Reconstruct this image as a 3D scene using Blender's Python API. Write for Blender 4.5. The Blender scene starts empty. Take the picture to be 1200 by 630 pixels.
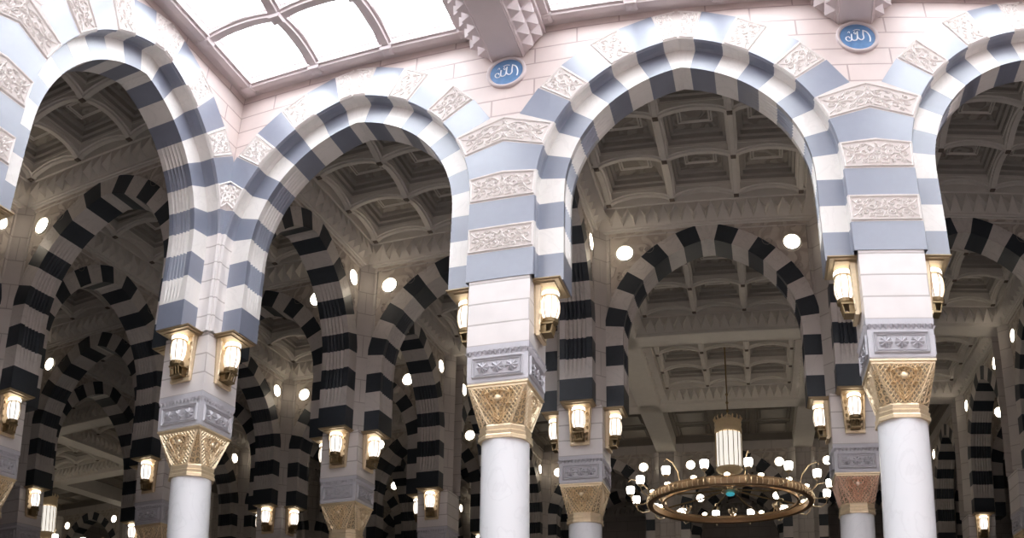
import bpy, math, random
from mathutils import Vector, Matrix
S = bpy.context.scene
COL = S.collection
PI = math.pi
random.seed(4)

# ------------------------------------------------------------------ camera, light, exposure
cam = bpy.data.cameras.new('camera')
camo = bpy.data.objects.new('camera', cam)
COL.objects.link(camo)
S.camera = camo
cam.type = 'PANO'                         # the photo was taken with a wide lens that bends straight lines
cam.panorama_type = 'FISHEYE_LENS_POLYNOMIAL'
cam.sensor_fit = 'HORIZONTAL'
cam.sensor_width = 36
cam.fisheye_fov = math.radians(179)
cam.fisheye_polynomial_k0 = 0
cam.fisheye_polynomial_k1 = -3.44689945e-02
cam.fisheye_polynomial_k2 = -1.76387877e-06
cam.fisheye_polynomial_k3 = 2.95620190e-06
cam.fisheye_polynomial_k4 = -2.39876841e-08
cam.shift_x = -(687.27 - 600) / 1200
cam.shift_y = (798.15 - 315) / 630
YAW, PITCH, ROLL = .2065, .0295, -.0041
_f = Vector((-math.sin(YAW) * math.cos(PITCH), math.cos(YAW) * math.cos(PITCH), math.sin(PITCH)))
_r = Vector((math.cos(YAW), math.sin(YAW), 0))
_u = _r.cross(_f)
_r, _u = _r * math.cos(ROLL) + _u * math.sin(ROLL), _u * math.cos(ROLL) - _r * math.sin(ROLL)
camo.matrix_world = Matrix(((_r.x, _u.x, -_f.x, 9.7483), (_r.y, _u.y, -_f.y, -11.8482), (_r.z, _u.z, -_f.z, 1.6), (0, 0, 0, 1)))

SKY, LAMP, EXPO = 11.0, .27, 0.4
w = bpy.data.worlds.new('sky')
S.world = w
w.use_nodes = True
w.node_tree.nodes['Background'].inputs[0].default_value = (.93, .965, 1, 1)
w.node_tree.nodes['Background'].inputs[1].default_value = SKY
S.view_settings.view_transform = 'Standard'
S.view_settings.look = 'None'
S.view_settings.gamma = 1
S.view_settings.use_curve_mapping = False
S.view_settings.exposure = EXPO
S.cycles.max_bounces = 7
S.cycles.diffuse_bounces = 4
S.cycles.transparent_max_bounces = 12
S.cycles.sample_clamp_indirect = 6
# light portals in the hall's skylights: they only guide the sky's own light
for ix in range(3):
    for iy in range(3):
        L = bpy.data.lights.new('skylight_portal', 'AREA')
        L.shape = 'SQUARE'
        L.size = 4.5
        L.cycles.is_portal = True
        lo = bpy.data.objects.new('skylight_portal', L)
        lo.location = (3 + 6 * ix, -3 - 6 * iy, 14.0)
        COL.objects.link(lo)


# ------------------------------------------------------------------ materials
def newmat(name):
    m = bpy.data.materials.new(name)
    m.use_nodes = True
    return m, m.node_tree, m.node_tree.nodes['Principled BSDF']


def stone(name, col, rough=.5, var=.08, vscale=3.0, bump=0, bscale=20, metallic=0, spec=.5, coat=0, vein=0):
    m, nt, b = newmat(name)
    N, Lk = nt.nodes, nt.links
    tc = N.new('ShaderNodeTexCoord')
    no = N.new('ShaderNodeTexNoise')
    no.inputs['Scale'].default_value = vscale
    no.inputs['Detail'].default_value = 5
    Lk.new(tc.outputs['Object'], no.inputs['Vector'])
    mx = N.new('ShaderNodeMix')
    mx.data_type = 'RGBA'
    mx.inputs[6].default_value = (*[c * (1 - var) for c in col], 1)
    mx.inputs[7].default_value = (*[min(1, c * (1 + var)) for c in col], 1)
    Lk.new(no.outputs['Fac'], mx.inputs[0])
    out = mx.outputs[2]
    if vein:
        n2 = N.new('ShaderNodeTexNoise')
        n2.inputs['Scale'].default_value = 1.6
        n2.inputs['Detail'].default_value = 9
        n2.inputs['Distortion'].default_value = 1.5
        Lk.new(tc.outputs['Object'], n2.inputs['Vector'])
        rp = N.new('ShaderNodeValToRGB')
        rp.color_ramp.elements[0].position = .47
        rp.color_ramp.elements[0].color = (1, 1, 1, 1)
        rp.color_ramp.elements[1].position = .53
        rp.color_ramp.elements[1].color = (1, 1, 1, 1)
        e = rp.color_ramp.elements.new(.5)
        e.color = (1 - vein, 1 - vein, 1 - vein, 1)
        Lk.new(n2.outputs['Fac'], rp.inputs[0])
        m2 = N.new('ShaderNodeMix')
        m2.data_type = 'RGBA'
        m2.blend_type = 'MULTIPLY'
        m2.inputs[0].default_value = 1
        Lk.new(out, m2.inputs[6])
        Lk.new(rp.outputs[0], m2.inputs[7])
        out = m2.outputs[2]
    Lk.new(out, b.inputs['Base Color'])
    b.inputs['Roughness'].default_value = rough
    b.inputs['Metallic'].default_value = metallic
    b.inputs['Specular IOR Level'].default_value = spec
    b.inputs['Coat Weight'].default_value = coat
    b.inputs['Coat Roughness'].default_value = .3
    if bump:
        n3 = N.new('ShaderNodeTexNoise')
        n3.inputs['Scale'].default_value = bscale
        n3.inputs['Detail'].default_value = 3
        n3.inputs['Distortion'].default_value = 1.2
        Lk.new(tc.outputs['Object'], n3.inputs['Vector'])
        bp = N.new('ShaderNodeBump')
        bp.inputs['Strength'].default_value = bump
        bp.inputs['Distance'].default_value = .04
        Lk.new(n3.outputs['Fac'], bp.inputs['Height'])
        Lk.new(bp.outputs[0], b.inputs['Normal'])
    return m


def blocks(name, col, mortar, bw, bh, rough=.45, zoff=0.0):
    """coursed stone: brick pattern over (x + y, z)"""
    m, nt, b = newmat(name)
    N, Lk = nt.nodes, nt.links
    tc = N.new('ShaderNodeTexCoord')
    sp = N.new('ShaderNodeSeparateXYZ')
    Lk.new(tc.outputs['Object'], sp.inputs[0])
    ad = N.new('ShaderNodeMath')
    Lk.new(sp.outputs[0], ad.inputs[0])
    Lk.new(sp.outputs[1], ad.inputs[1])
    az = N.new('ShaderNodeMath')
    Lk.new(sp.outputs[2], az.inputs[0])
    az.inputs[1].default_value = zoff
    cb = N.new('ShaderNodeCombineXYZ')
    Lk.new(ad.outputs[0], cb.inputs[0])
    Lk.new(az.outputs[0], cb.inputs[1])
    br = N.new('ShaderNodeTexBrick')
    br.inputs['Scale'].default_value = 1
    br.inputs['Brick Width'].default_value = bw
    br.inputs['Row Height'].default_value = bh
    br.inputs['Mortar Size'].default_value = .016
    br.inputs['Mortar Smooth'].default_value = .3
    br.inputs['Color1'].default_value = (*col, 1)
    br.inputs['Color2'].default_value = (*[c * .95 for c in col], 1)
    br.inputs['Mortar'].default_value = (*mortar, 1)
    Lk.new(cb.outputs[0], br.inputs['Vector'])
    no = N.new('ShaderNodeTexNoise')
    no.inputs['Scale'].default_value = 2.2
    no.inputs['Detail'].default_value = 6
    Lk.new(tc.outputs['Object'], no.inputs['Vector'])
    mr = N.new('ShaderNodeMapRange')
    mr.inputs[3].default_value = .86
    mr.inputs[4].default_value = 1.1
    Lk.new(no.outputs['Fac'], mr.inputs[0])
    vm = N.new('ShaderNodeVectorMath')
    vm.operation = 'SCALE'
    Lk.new(br.outputs['Color'], vm.inputs[0])
    Lk.new(mr.outputs[0], vm.inputs['Scale'])
    Lk.new(vm.outputs[0], b.inputs['Base Color'])
    b.inputs['Roughness'].default_value = rough
    bp = N.new('ShaderNodeBump')
    bp.inputs['Strength'].default_value = .35
    bp.inputs['Distance'].default_value = .01
    bp.invert = True
    Lk.new(br.outputs['Fac'], bp.inputs['Height'])
    Lk.new(bp.outputs[0], b.inputs['Normal'])
    return m


def carved(name, col, deep, scale=5.0, strength=.9):
    """stone with a shallow floral carving: curling ridges from distorted bands"""
    m, nt, b = newmat(name)
    N, Lk = nt.nodes, nt.links
    tc = N.new('ShaderNodeTexCoord')
    n0 = N.new('ShaderNodeTexNoise')
    n0.inputs['Scale'].default_value = scale * .55
    n0.inputs['Detail'].default_value = 1.5
    Lk.new(tc.outputs['Object'], n0.inputs['Vector'])
    ml = N.new('ShaderNodeMath')
    ml.operation = 'MULTIPLY'
    ml.inputs[1].default_value = 30
    Lk.new(n0.outputs['Fac'], ml.inputs[0])
    sn = N.new('ShaderNodeMath')
    sn.operation = 'SINE'
    Lk.new(ml.outputs[0], sn.inputs[0])
    rp = N.new('ShaderNodeMapRange')
    rp.inputs[1].default_value = -.5
    rp.inputs[2].default_value = .5
    Lk.new(sn.outputs[0], rp.inputs[0])
    mx = N.new('ShaderNodeMix')
    mx.data_type = 'RGBA'
    mx.inputs[6].default_value = (*deep, 1)
    mx.inputs[7].default_value = (*col, 1)
    Lk.new(rp.outputs[0], mx.inputs[0])
    Lk.new(mx.outputs[2], b.inputs['Base Color'])
    b.inputs['Roughness'].default_value = .6
    bp = N.new('ShaderNodeBump')
    bp.inputs['Strength'].default_value = strength
    bp.inputs['Distance'].default_value = .03
    Lk.new(rp.outputs[0], bp.inputs['Height'])
    Lk.new(bp.outputs[0], b.inputs['Normal'])
    return m


def glow(name, col, strength, base=(.9, .9, .9)):
    m, nt, b = newmat(name)
    b.inputs['Base Color'].default_value = (*base, 1)
    b.inputs['Emission Color'].default_value = (*col, 1)
    b.inputs['Emission Strength'].default_value = strength
    b.inputs['Roughness'].default_value = .3
    return m


M = {}
M['hall_white'] = stone('white marble', (.80, .765, .73), .3, .05, 2, vein=.06)
M['hall_blue'] = stone('blue grey granite', (.20, .22, .285), .42, .07, 9, spec=1.0, coat=.8)
M['in_cream'] = stone('cream marble', (.62, .575, .54), .4, .1, 2.5, vein=.1)
M['in_black'] = stone('black granite', (.032, .039, .049), .42, .2, 12)  # same granite as the hall's, darkened in colour for the dim interior
M['relief'] = stone('carved white marble', (.82, .77, .74), .5, .04, 8)
M['relief_ground'] = stone('rosy relief ground', (.64, .575, .545), .7, .1, 14)
M['hall_wall'] = blocks('rosy stone courses', (.66, .555, .525), (.42, .33, .31), 1.5, .365, zoff=.1)
M['in_wall'] = blocks('beige stone courses', (.58, .535, .50), (.40, .36, .33), 1.3, .6)
M['pier'] = blocks('pale pier marble', (.78, .73, .71), (.50, .45, .43), 30, .365, .3, zoff=.17)
M['spandrel'] = carved('carved spandrel stone', (.58, .52, .46), (.46, .40, .35), 3.2, .7)
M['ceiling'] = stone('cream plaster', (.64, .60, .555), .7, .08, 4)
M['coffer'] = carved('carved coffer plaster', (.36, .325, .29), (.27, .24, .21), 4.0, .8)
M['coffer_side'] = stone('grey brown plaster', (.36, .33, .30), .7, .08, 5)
M['boss'] = stone('dark bronze boss', (.13, .10, .08), .5, .1)
M['hall_plaster'] = stone('rosy plaster', (.60, .52, .52), .6, .05, 4)
M['painted'] = stone('brown grey painted boards', (.20, .175, .15), .6, .12, 3)  # dark brown stands in for the lack of light on the far bays
M['grey'] = stone('grey marble', (.57, .555, .59), .35, .06, 5, vein=.03)
M['gold'] = stone('burnished gold', (.84, .68, .46), .36, .12, 22, metallic=.6, bump=.15, bscale=60)
M['gold_dark'] = stone('aged gold ground', (.40, .33, .23), .5, .25, 30, metallic=.4, bump=.4, bscale=55)
M['gold_old'] = stone('old gold moulding', (.42, .32, .20), .45, .15, 22, metallic=.5, bump=.2, bscale=50)
M['gold_mid'] = stone('worn gold', (.56, .44, .29), .45, .15, 22, metallic=.5, bump=.2, bscale=50)
M['bronze'] = stone('bronze', (.30, .22, .12), .45, .2, 15, metallic=.9)
M['copper'] = stone('rose gold', (.84, .60, .46), .38, .1, 15, metallic=.6)
M['copper_dark'] = stone('dull copper gold', (.46, .31, .19), .42, .15, 12, metallic=.8)
M['shaft'] = stone('white shaft marble', (.83, .83, .85), .22, .03, 1.5, vein=.05)
M['floor'] = stone('dull carpet and marble floor', (.31, .28, .26), .8, .15, 1)
M['carpet'] = stone('red carpet', (.20, .05, .05), .9, .2, 30)
M['enamel'] = stone('blue enamel', (.12, .24, .44), .35, .35, 9)
M['white_paint'] = stone('white enamel', (.85, .88, .92), .4, .03)
M['glow'] = glow('lantern glass', (1, .97, .93), 4.0 * LAMP)
M['glow_cap'] = glow('lantern tube', (1, .95, .86), 9 * LAMP)
M['down'] = glow('round lamp', (1, .87, .68), 42 * LAMP)
M['tulip'] = glow('chandelier cup', (1, .92, .80), 30 * LAMP)
M['bulb'] = glow('chandelier bulb', (1, .84, .58), 36 * LAMP)
M['lantern_white'] = glow('frosted ribs', (1, .95, .87), 2.2 * LAMP)
M['cyan'] = glow('turquoise glass', (.1, .6, .75), .3, (.05, .5, .6))
M['dark'] = stone('dark steel', (.03, .03, .03), .5, .1)


def glassmat():
    m, nt, b = newmat('skylight glass')
    N, Lk = nt.nodes, nt.links
    tr = N.new('ShaderNodeBsdfTransparent')
    tr.inputs[0].default_value = (.95, .96, .97, 1)
    gl = N.new('ShaderNodeBsdfGlossy')
    gl.inputs['Roughness'].default_value = .05
    mx = N.new('ShaderNodeMixShader')
    mx.inputs[0].default_value = .06
    Lk.new(tr.outputs[0], mx.inputs[1])
    Lk.new(gl.outputs[0], mx.inputs[2])
    Lk.new(mx.outputs[0], N['Material Output'].inputs[0])
    return m


M['glass'] = glassmat()


# ------------------------------------------------------------------ mesh helper
class MB:
    def __init__(s, *mats):
        s.v, s.f, s.m, s.mats = [], [], [], [M[k] for k in mats]
        s.keys = list(mats)
        s.cur = 0

    def mat(s, k):
        if k not in s.keys:
            s.keys.append(k)
            s.mats.append(M[k])
        s.cur = s.keys.index(k)
        return s

    def add(s, vs, fs):
        n = len(s.v)
        s.v += [tuple(p) for p in vs]
        for f in fs:
            s.f.append([n + i for i in f])
            s.m.append(s.cur)

    def quad(s, a, b, c, d):
        s.add([a, b, c, d], [(0, 1, 2, 3)])

    def box(s, x0, x1, y0, y1, z0, z1):
        s.add([(x0, y0, z0), (x1, y0, z0), (x1, y1, z0), (x0, y1, z0), (x0, y0, z1), (x1, y0, z1), (x1, y1, z1), (x0, y1, z1)],
              [(0, 3, 2, 1), (4, 5, 6, 7), (0, 1, 5, 4), (1, 2, 6, 5), (2, 3, 7, 6), (3, 0, 4, 7)])

    def rings(s, rs, cap0=True, cap1=True, closed=True):
        """loft a list of equal-length loops"""
        n = len(rs[0])
        vs = [p for r in rs for p in r]
        fs = []
        for i in range(len(rs) - 1):
            for j in range(n if closed else n - 1):
                k = (j + 1) % n
                fs.append((i * n + j, i * n + k, (i + 1) * n + k, (i + 1) * n + j))
        if cap0:
            fs.append(tuple(range(n - 1, -1, -1)))
        if cap1:
            fs.append(tuple(range((len(rs) - 1) * n, len(rs) * n)))
        s.add(vs, fs)

    def lathe(s, prof, n=24, c=(0, 0, 0), a0=0):
        s.rings([[(c[0] + r * math.cos(a0 + 2 * PI * i / n), c[1] + r * math.sin(a0 + 2 * PI * i / n), c[2] + z) for i in range(n)] for r, z in prof])

    def tube(s, pts, r, n=8, cap=True):
        pts = [Vector(p) for p in pts]
        rs = []
        for i, p in enumerate(pts):
            t = (pts[min(i + 1, len(pts) - 1)] - pts[max(i - 1, 0)]).normalized()
            ref = Vector((0, 0, 1)) if abs(t.z) < .9 else Vector((1, 0, 0))
            a = t.cross(ref).normalized()
            b = t.cross(a)
            rr = r[i] if isinstance(r, (list, tuple)) else r
            rs.append([p + a * rr * math.cos(2 * PI * k / n) + b * rr * math.sin(2 * PI * k / n) for k in range(n)])
        s.rings(rs, cap, cap)

    def ridge(s, pts, nrm, wd, h):
        """raised carving line: triangular section along pts on a surface of normal nrm"""
        pts = [Vector(p) for p in pts]
        nrm = Vector(nrm)
        vs, fs = [], []
        for i, p in enumerate(pts):
            t = (pts[min(i + 1, len(pts) - 1)] - pts[max(i - 1, 0)])
            if t.length < 1e-9:
                t = Vector((1, 0, 0))
            sd = nrm.cross(t.normalized()) * wd
            vs += [p - sd, p + nrm * h, p + sd]
        for i in range(len(pts) - 1):
            a = i * 3
            fs += [(a, a + 1, a + 4, a + 3), (a + 1, a + 2, a + 5, a + 4)]
        s.add(vs, fs)

    def mesh(s, name):
        me = bpy.data.meshes.new(name)
        me.from_pydata(s.v, [], s.f)
        for m in s.mats:
            me.materials.append(m)
        me.polygons.foreach_set('material_index', s.m)
        me.validate()
        me.update()
        return me

    def smooth(s, me):
        me.shade_smooth()
        return me


def autosmooth(me, ang=40):
    me.shade_smooth()
    me.set_sharp_from_angle(angle=math.radians(ang))
    return me


def link(name, me, parent=None, loc=(0, 0, 0), rz=0.0, **props):
    o = bpy.data.objects.new(name, me)
    COL.objects.link(o)
    o.location = loc
    o.rotation_euler = (0, 0, rz)
    if parent:
        o.parent = parent
    for k, v in props.items():
        if v:
            o[k] = v
    return o


def struct(name, me, loc=(0, 0, 0), rz=0.0):
    return link(name, me, None, loc, rz, kind='structure')


# ------------------------------------------------------------------ arch geometry (one 6 m bay, centred, front towards -y)
ZS, Z0, ZC = 9.9, 8.28, .5
RI, RO, RB = 2.53, 2.95, 3.63
JO = [8.28, 8.78, 9.27, 9.77]
ANG = [7.5, 17.1, 26.8, 36.4, 46.0, 55.7, 65.35, 75.0]


def pp(t, R):
    """point on the half arch: t = ('z', z) on the straight jamb, ('a', degrees) on the curve, ('k',) at the crown"""
    if t[0] == 'z':
        return (R - ZC, t[1])
    if t[0] == 'k':
        return (0.0, ZS + math.sqrt(R * R - ZC * ZC))
    a = math.radians(t[1])
    return (R * math.cos(a) - ZC, ZS + R * math.sin(a))


STONES = []            # (samples, dark?) from the springing to the crown
STONES.append(([('z', 8.28), ('z', 8.78)], True))
STONES.append(([('z', 8.78), ('z', 9.27)], False))
STONES.append(([('z', 9.27), ('z', 9.77)], True))
STONES.append(([('z', 9.77), ('z', 9.9), ('a', 3.7), ('a', 7.5)], False))
for i in range(7):
    a, b = ANG[i], ANG[i + 1]
    STONES.append(([('a', a), ('a', (2 * a + b) / 3), ('a', (a + 2 * b) / 3), ('a', b)], i % 2 == 0))
STONES.append(([('a', 75.0), ('k',)], False))


def fade(t):
    if t[0] == 'z':
        return 0.0 if t[1] < 8.9 else min(1, (t[1] - 8.78) / .12)
    if t[0] == 'k':
        return 0.0
    return max(0.0, min(1.0, (48 - t[1]) / 25))


def arch_ring(y0, y1, mw, mb, name, gap0=True):
    """the inner order: striped voussoirs with face, fluted soffit and back"""
    mb_ = MB(mw, mb)
    n = 5
    ys, dep = [y0], [0]
    m0 = (y1 - y0) * .17
    fw = (y1 - y0 - 2 * m0) / n
    for i in range(n):
        a = y0 + m0 + fw * i
        ys += [a, a + fw * .18, a + fw * .5, a + fw * .82]
        dep += [0, .035, .05, .035]
    ys += [y1 - m0, y1]
    dep += [0, 0]
    for sgn in (1, -1):
        for smp, dk in STONES:
            mb_.mat(mb if dk else mw)
            for k in range(len(smp) - 1):
                t0, t1 = smp[k], smp[k + 1]
                (xi0, zi0), (xi1, zi1) = pp(t0, RI), pp(t1, RI)
                (xo0, zo0), (xo1, zo1) = pp(t0, RO + .03), pp(t1, RO + .03)
                if t1 == ('k',):
                    xo1 = 0
                q = [(sgn * xi0, y0, zi0), (sgn * xo0, y0, zo0), (sgn * xo1, y0, zo1), (sgn * xi1, y0, zi1)]
                mb_.quad(*(q if sgn > 0 else q[::-1]))
                q = [(x, y1, z) for x, _, z in q]
                mb_.quad(*(q[::-1] if sgn > 0 else q))
                for j in range(len(ys) - 1):
                    pts = []
                    for t, jj in ((t0, j), (t0, j + 1), (t1, j + 1), (t1, j)):
                        x, z = pp(t, RI + dep[jj] * fade(t))
                        pts.append((sgn * x, ys[jj], z))
                    mb_.quad(*(pts if sgn < 0 else pts[::-1]))
        # underside at the springing
        mb_.mat(mb)
        xi, xo = RI - ZC, RO - ZC + .07
        q = [(sgn * xi, y0, Z0), (sgn * xo, y0, Z0), (sgn * xo, y1, Z0), (sgn * xi, y1, Z0)]
        mb_.quad(*q)
    return mb_.mesh(name)


def clipx(poly, xl):
    out = []
    for i in range(len(poly)):
        a, b = poly[i], poly[(i + 1) % len(poly)]
        if a[0] <= xl:
            out.append(a)
        if (a[0] <= xl) != (b[0] <= xl):
            t = (xl - a[0]) / (b[0] - a[0])
            out.append((xl, a[1] + (b[1] - a[1]) * t))
    return out


def spiral(c, r0, r1, a0, a1, n=12):
    return [(c[0] + (r0 + (r1 - r0) * i / n) * math.cos(a0 + (a1 - a0) * i / n),
             c[1] + (r0 + (r1 - r0) * i / n) * math.sin(a0 + (a1 - a0) * i / n)) for i in range(n + 1)]


# carving of one block in unit coordinates: s = 0 at the arch edge, 1 at the far edge (or the pier's axis); t = 0..1 along the arch
SCROLLS = []
for _c, _r, _a, _d in (((.16, .5), .15, .3, 1), ((.36, .30), .14, 2.6, -1), ((.38, .74), .13, 3.4, 1), ((.60, .56), .15, .2, -1), ((.80, .30), .12, 2, 1), ((.22, .17), .08, 4, 1), ((.2, .85), .08, 1, -1),
                       ((.57, .15), .09, 1, 1), ((.80, .74), .11, 5, -1), ((.95, .55), .07, 3, 1), ((.58, .88), .07, 2, 1), ((.97, .14), .05, 0, 1), ((.97, .88), .05, 2, -1)):
    SCROLLS.append(spiral(_c, _r, _r * .2, _a, _a + _d * 7.5, 14))
SCROLLS.append([(.0, .1), (.15, .22), (.3, .5), (.48, .5), (.6, .38), (.85, .5), (1, .42)])
SCROLLS.append([(.0, .9), (.12, .72), (.3, .58), (.5, .92), (.7, .9), (.9, .72), (1, .8)])
SCROLLS.append([(.48, .08), (.68, .3), (.68, .08), (.9, .06), (1, .3)])
SCROLLS.append([(1, .95), (.93, .7), (.86, .5), (.93, .35), (1, .1)])


def front_order(xl, xr, name):
    """the outer order of the hall's arches: alternating granite blocks and carved marble blocks"""
    mb_ = MB('hall_white', 'hall_blue', 'relief', 'relief_ground')
    YF, YB = -.515, -.2
    for sgn in (1, -1):
        lim = xr if sgn > 0 else xl
        full = lim > 2.9
        for idx, (smp, dk) in enumerate(STONES):
            t0, t1 = smp[0], smp[-1]
            inner = [pp(t, RO) for t in smp]
            # outer boundary
            if idx <= 2:
                outer = [(3.0, t1[1]), (3.0, t0[1])]
            elif idx in (3, 4, 5):
                def far(t):
                    if t[0] == 'z':
                        return (3.0, t[1])
                    return (3.0, ZS + (3 + ZC) * math.tan(math.radians(t[1])))
                if idx == 5:
                    c = pp(t1, RB)
                    outer = [c, (3.0, c[1]), far(t0)]
                else:
                    outer = [far(t1), far(t0)]
            else:
                outer = [pp(t1, RB), pp(t0, RB)]
            poly = clipx(inner + outer, lim)
            if len(poly) < 3:
                continue
            carve = (not dk) and (full or idx > 4) and not (idx <= 3 and not full)
            plain = not full and idx < 4
            if plain:
                dk = False
            mb_.mat('hall_blue' if dk else ('relief_ground' if carve else 'pier' if plain else 'hall_white'))
            P = [(sgn * x, YF, z) for x, z in poly]
            n = len(P)
            mb_.add(P, [tuple(range(n)) if sgn < 0 else tuple(range(n - 1, -1, -1))])
            mb_.mat('hall_blue' if dk else 'pier' if plain else 'hall_white')
            for i in range(n):     # thin edge of the slab
                a, b = P[i], P[(i + 1) % n]
                mb_.quad(a, b, (b[0], -.49, b[2]), (a[0], -.49, a[2]))
            # soffit with a hollow chamfer
            prof = [(RO, YF), (RO - .02, YF + .05), (RO + .0, YF + .07), (RO + .005, YF + .22), (RO - .015, YB)]
            for k in range(len(smp) - 1):
                for j in range(len(prof) - 1):
                    pts = []
                    for t, (R, y) in ((smp[k], prof[j]), (smp[k], prof[j + 1]), (smp[k + 1], prof[j + 1]), (smp[k + 1], prof[j])):
                        x, z = pp(t, R)
                        pts.append((sgn * x, y, z))
                    mb_.quad(*(pts if sgn < 0 else pts[::-1]))
            if carve:
                if idx == 11:      # keystone: both halves make one block
                    A, B = pp(t0, RO), (0, pp(('k',), RO)[1])
                    C, D = (0, pp(('k',), RB)[1]), pp(t0, RB)
                else:
                    A, B = pp(t0, RO), pp(t1, RO)
                    if idx <= 3:
                        C, D = (3.0, far(t1)[1] if idx == 3 else t1[1]), (3.0, far(t0)[1] if idx == 3 else t0[1])
                    elif idx == 5:
                        C, D = (3.0, pp(t1, RB)[1]), far(t0)
                    else:
                        C, D = pp(t1, RB), pp(t0, RB)
                if C[0] > lim:
                    C, D = (lim, C[1]), (lim, D[1])

                def mp(s, t):
                    x = (A[0] * (1 - s) + D[0] * s) * (1 - t) + (B[0] * (1 - s) + C[0] * s) * t
                    z = (A[1] * (1 - s) + D[1] * s) * (1 - t) + (B[1] * (1 - s) + C[1] * s) * t
                    return (sgn * x, YF, z)
                mb_.mat('relief')
                e = .07
                open_far = idx <= 5
                open_top = idx == 11
                fr = [(.045, e), (.045, 1 - e)]
                mb_.ridge([mp(*q) for q in ((.04, e), (.04, 1 - e))], (0, -1, 0), .018, .022)
                mb_.ridge([mp(*q) for q in ((.04, e), (1 if open_far else .96, e))], (0, -1, 0), .018, .022)
                if not open_top:
                    mb_.ridge([mp(*q) for q in ((.04, 1 - e), (1 if open_far else .96, 1 - e))], (0, -1, 0), .018, .022)
                if not open_far:
                    mb_.ridge([mp(*q) for q in ((.96, e), (.96, 1 - e))], (0, -1, 0), .018, .022)
                for sc in SCROLLS:
                    mb_.ridge([mp(.09 + a * (.91 if open_far else .82), .12 + b * .76) for a, b in sc], (0, -1, 0), .0135, .017)
    return mb_.mesh(name)


def wall_face(mb_, y, xl, xr, ztop, flip, R=RO, zb=Z0):
    """flat wall with the arch opening cut out, at plane y"""
    for sgn in (1, -1):
        lim = xr if sgn > 0 else xl
        ts = [('z', zb), ('z', ZS)] + [('a', 3.5 * i) for i in range(1, 22)] + [('a', 76.5), ('k',)]
        for a, b in zip(ts, ts[1:]):
            (x0, z0), (x1, z1) = pp(a, R), pp(b, R)
            # slice outward to the bay's edge below the crown, upwards above
            q = [(x0, z0), (lim, z0), (lim, z1), (x1, z1)]
            P = [(sgn * x, y, z) for x, z in q]
            if abs(z1 - z0) > 1e-6:
                mb_.quad(*(P if (sgn > 0) != flip else P[::-1]))
        zt = pp(('k',), R)[1]
        P = [(0, y, zt), (sgn * lim, y, zt), (sgn * lim, y, ztop), (0, y, ztop)]
        mb_.quad(*(P if (sgn > 0) != flip else P[::-1]))


# ---- the meshes of a bay
ring_hall = arch_ring(-.22, .37, 'hall_white', 'hall_blue', 'hall_arch_ring')
ring_in = arch_ring(-.37, .37, 'in_cream', 'in_black', 'inner_arch_ring')  # in_black: the hall's granite, darkened in colour for the dim interior
order_mid = front_order(3.0, 3.0, 'outer_order')
order_lc = front_order(2.5, 3.0, 'outer_order_corner')
order_rc = front_order(3.0, 2.5, 'outer_order_corner')
HT = 14.2


def hall_wall_mesh(xl, xr):
    b = MB('hall_wall', 'in_wall', 'spandrel')
    wall_face(b, -.5, xl, xr, HT, False)
    b.mat('in_wall')
    wall_face(b, .34, 3, 3, HT, True)
    carved_panels(b, .34, 1)
    return b.mesh('hall_wall')


def carved_panels(b, y, s):
    """the sunk, carved spandrel fields either side of an arch, framed by a fillet"""
    b.mat('spandrel')
    yy = y + s * .004
    for sgn in (1, -1):
        R = RO + .05
        x_out, z_top = 2.32, 12.66
        ts = [('a', a) for a in (16, 22, 28, 34, 40, 46, 52, 58, 64, 70, 75)]
        inn = [pp(t, R) for t in ts]
        inn = [p for p in inn if p[0] < x_out - .02]
        for p, q in zip(inn, inn[1:]):
            P = [(sgn * p[0], yy, p[1]), (sgn * x_out, yy, p[1]), (sgn * x_out, yy, q[1]), (sgn * q[0], yy, q[1])]
            b.quad(*P)
        zt = inn[-1][1]
        if zt < z_top:
            P = [(sgn * inn[-1][0], yy, zt), (sgn * x_out, yy, zt), (sgn * x_out, yy, z_top), (sgn * inn[-1][0], yy, z_top)]
            b.quad(*P)
        b.mat('in_wall')
        b.ridge([(sgn * x_out, y, 10.2), (sgn * x_out, y, z_top), (sgn * .1, y, z_top)], (0, s, 0), .03, .03)
        b.mat('spandrel')
        # leaf scrolls around the round lamp
        for c, r in (((1.95 - .55, 12.25), .17), ((1.95 - .35, 11.8), .16), ((2.08, 11.55), .13), ((1.05, 12.42), .12), ((2.12, 11.1), .09)):
            b.ridge([(sgn * x, yy, z) for x, z in spiral(c, r, r * .2, 1.2, 9.2, 16)], (0, s, 0), .022, .03)


def inner_wall_mesh():
    b = MB('in_wall', 'spandrel')
    wall_face(b, -.34, 3, 3, 14.1, False)
    wall_face(b, .34, 3, 3, 14.1, True)
    carved_panels(b, -.34, -1)
    carved_panels(b, .34, 1)
    return b.mesh('arcade_wall')


wall_in_me = inner_wall_mesh()
wall_mid_me = hall_wall_mesh(3, 3)
wall_lc_me = hall_wall_mesh(2.5, 3)
wall_rc_me = hall_wall_mesh(3, 2.5)

# ------------------------------------------------------------------ piers and columns
SHAFT, CAP, FRZ = 5.64, 6.50, 7.13


def col_shaft():
    b = MB('shaft')
    b.lathe([(.39, .55), (.39, 2.5), (.375, SHAFT)], 40)
    return autosmooth(b.mesh('shaft'))


def col_base():
    b = MB('shaft', 'gold')
    b.box(-.55, .55, -.55, .55, 0, .22)
    b.lathe([(.5, .22), (.52, .3), (.48, .38), (.43, .42), (.46, .5), (.41, .56)], 32)
    return autosmooth(b.mesh('base'))


def octa(h, k, z):
    return [(k, -h, z), (h, -k, z), (h, k, z), (k, h, z), (-k, h, z), (-h, k, z), (-h, -k, z), (k * -1, -h, z)]


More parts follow.
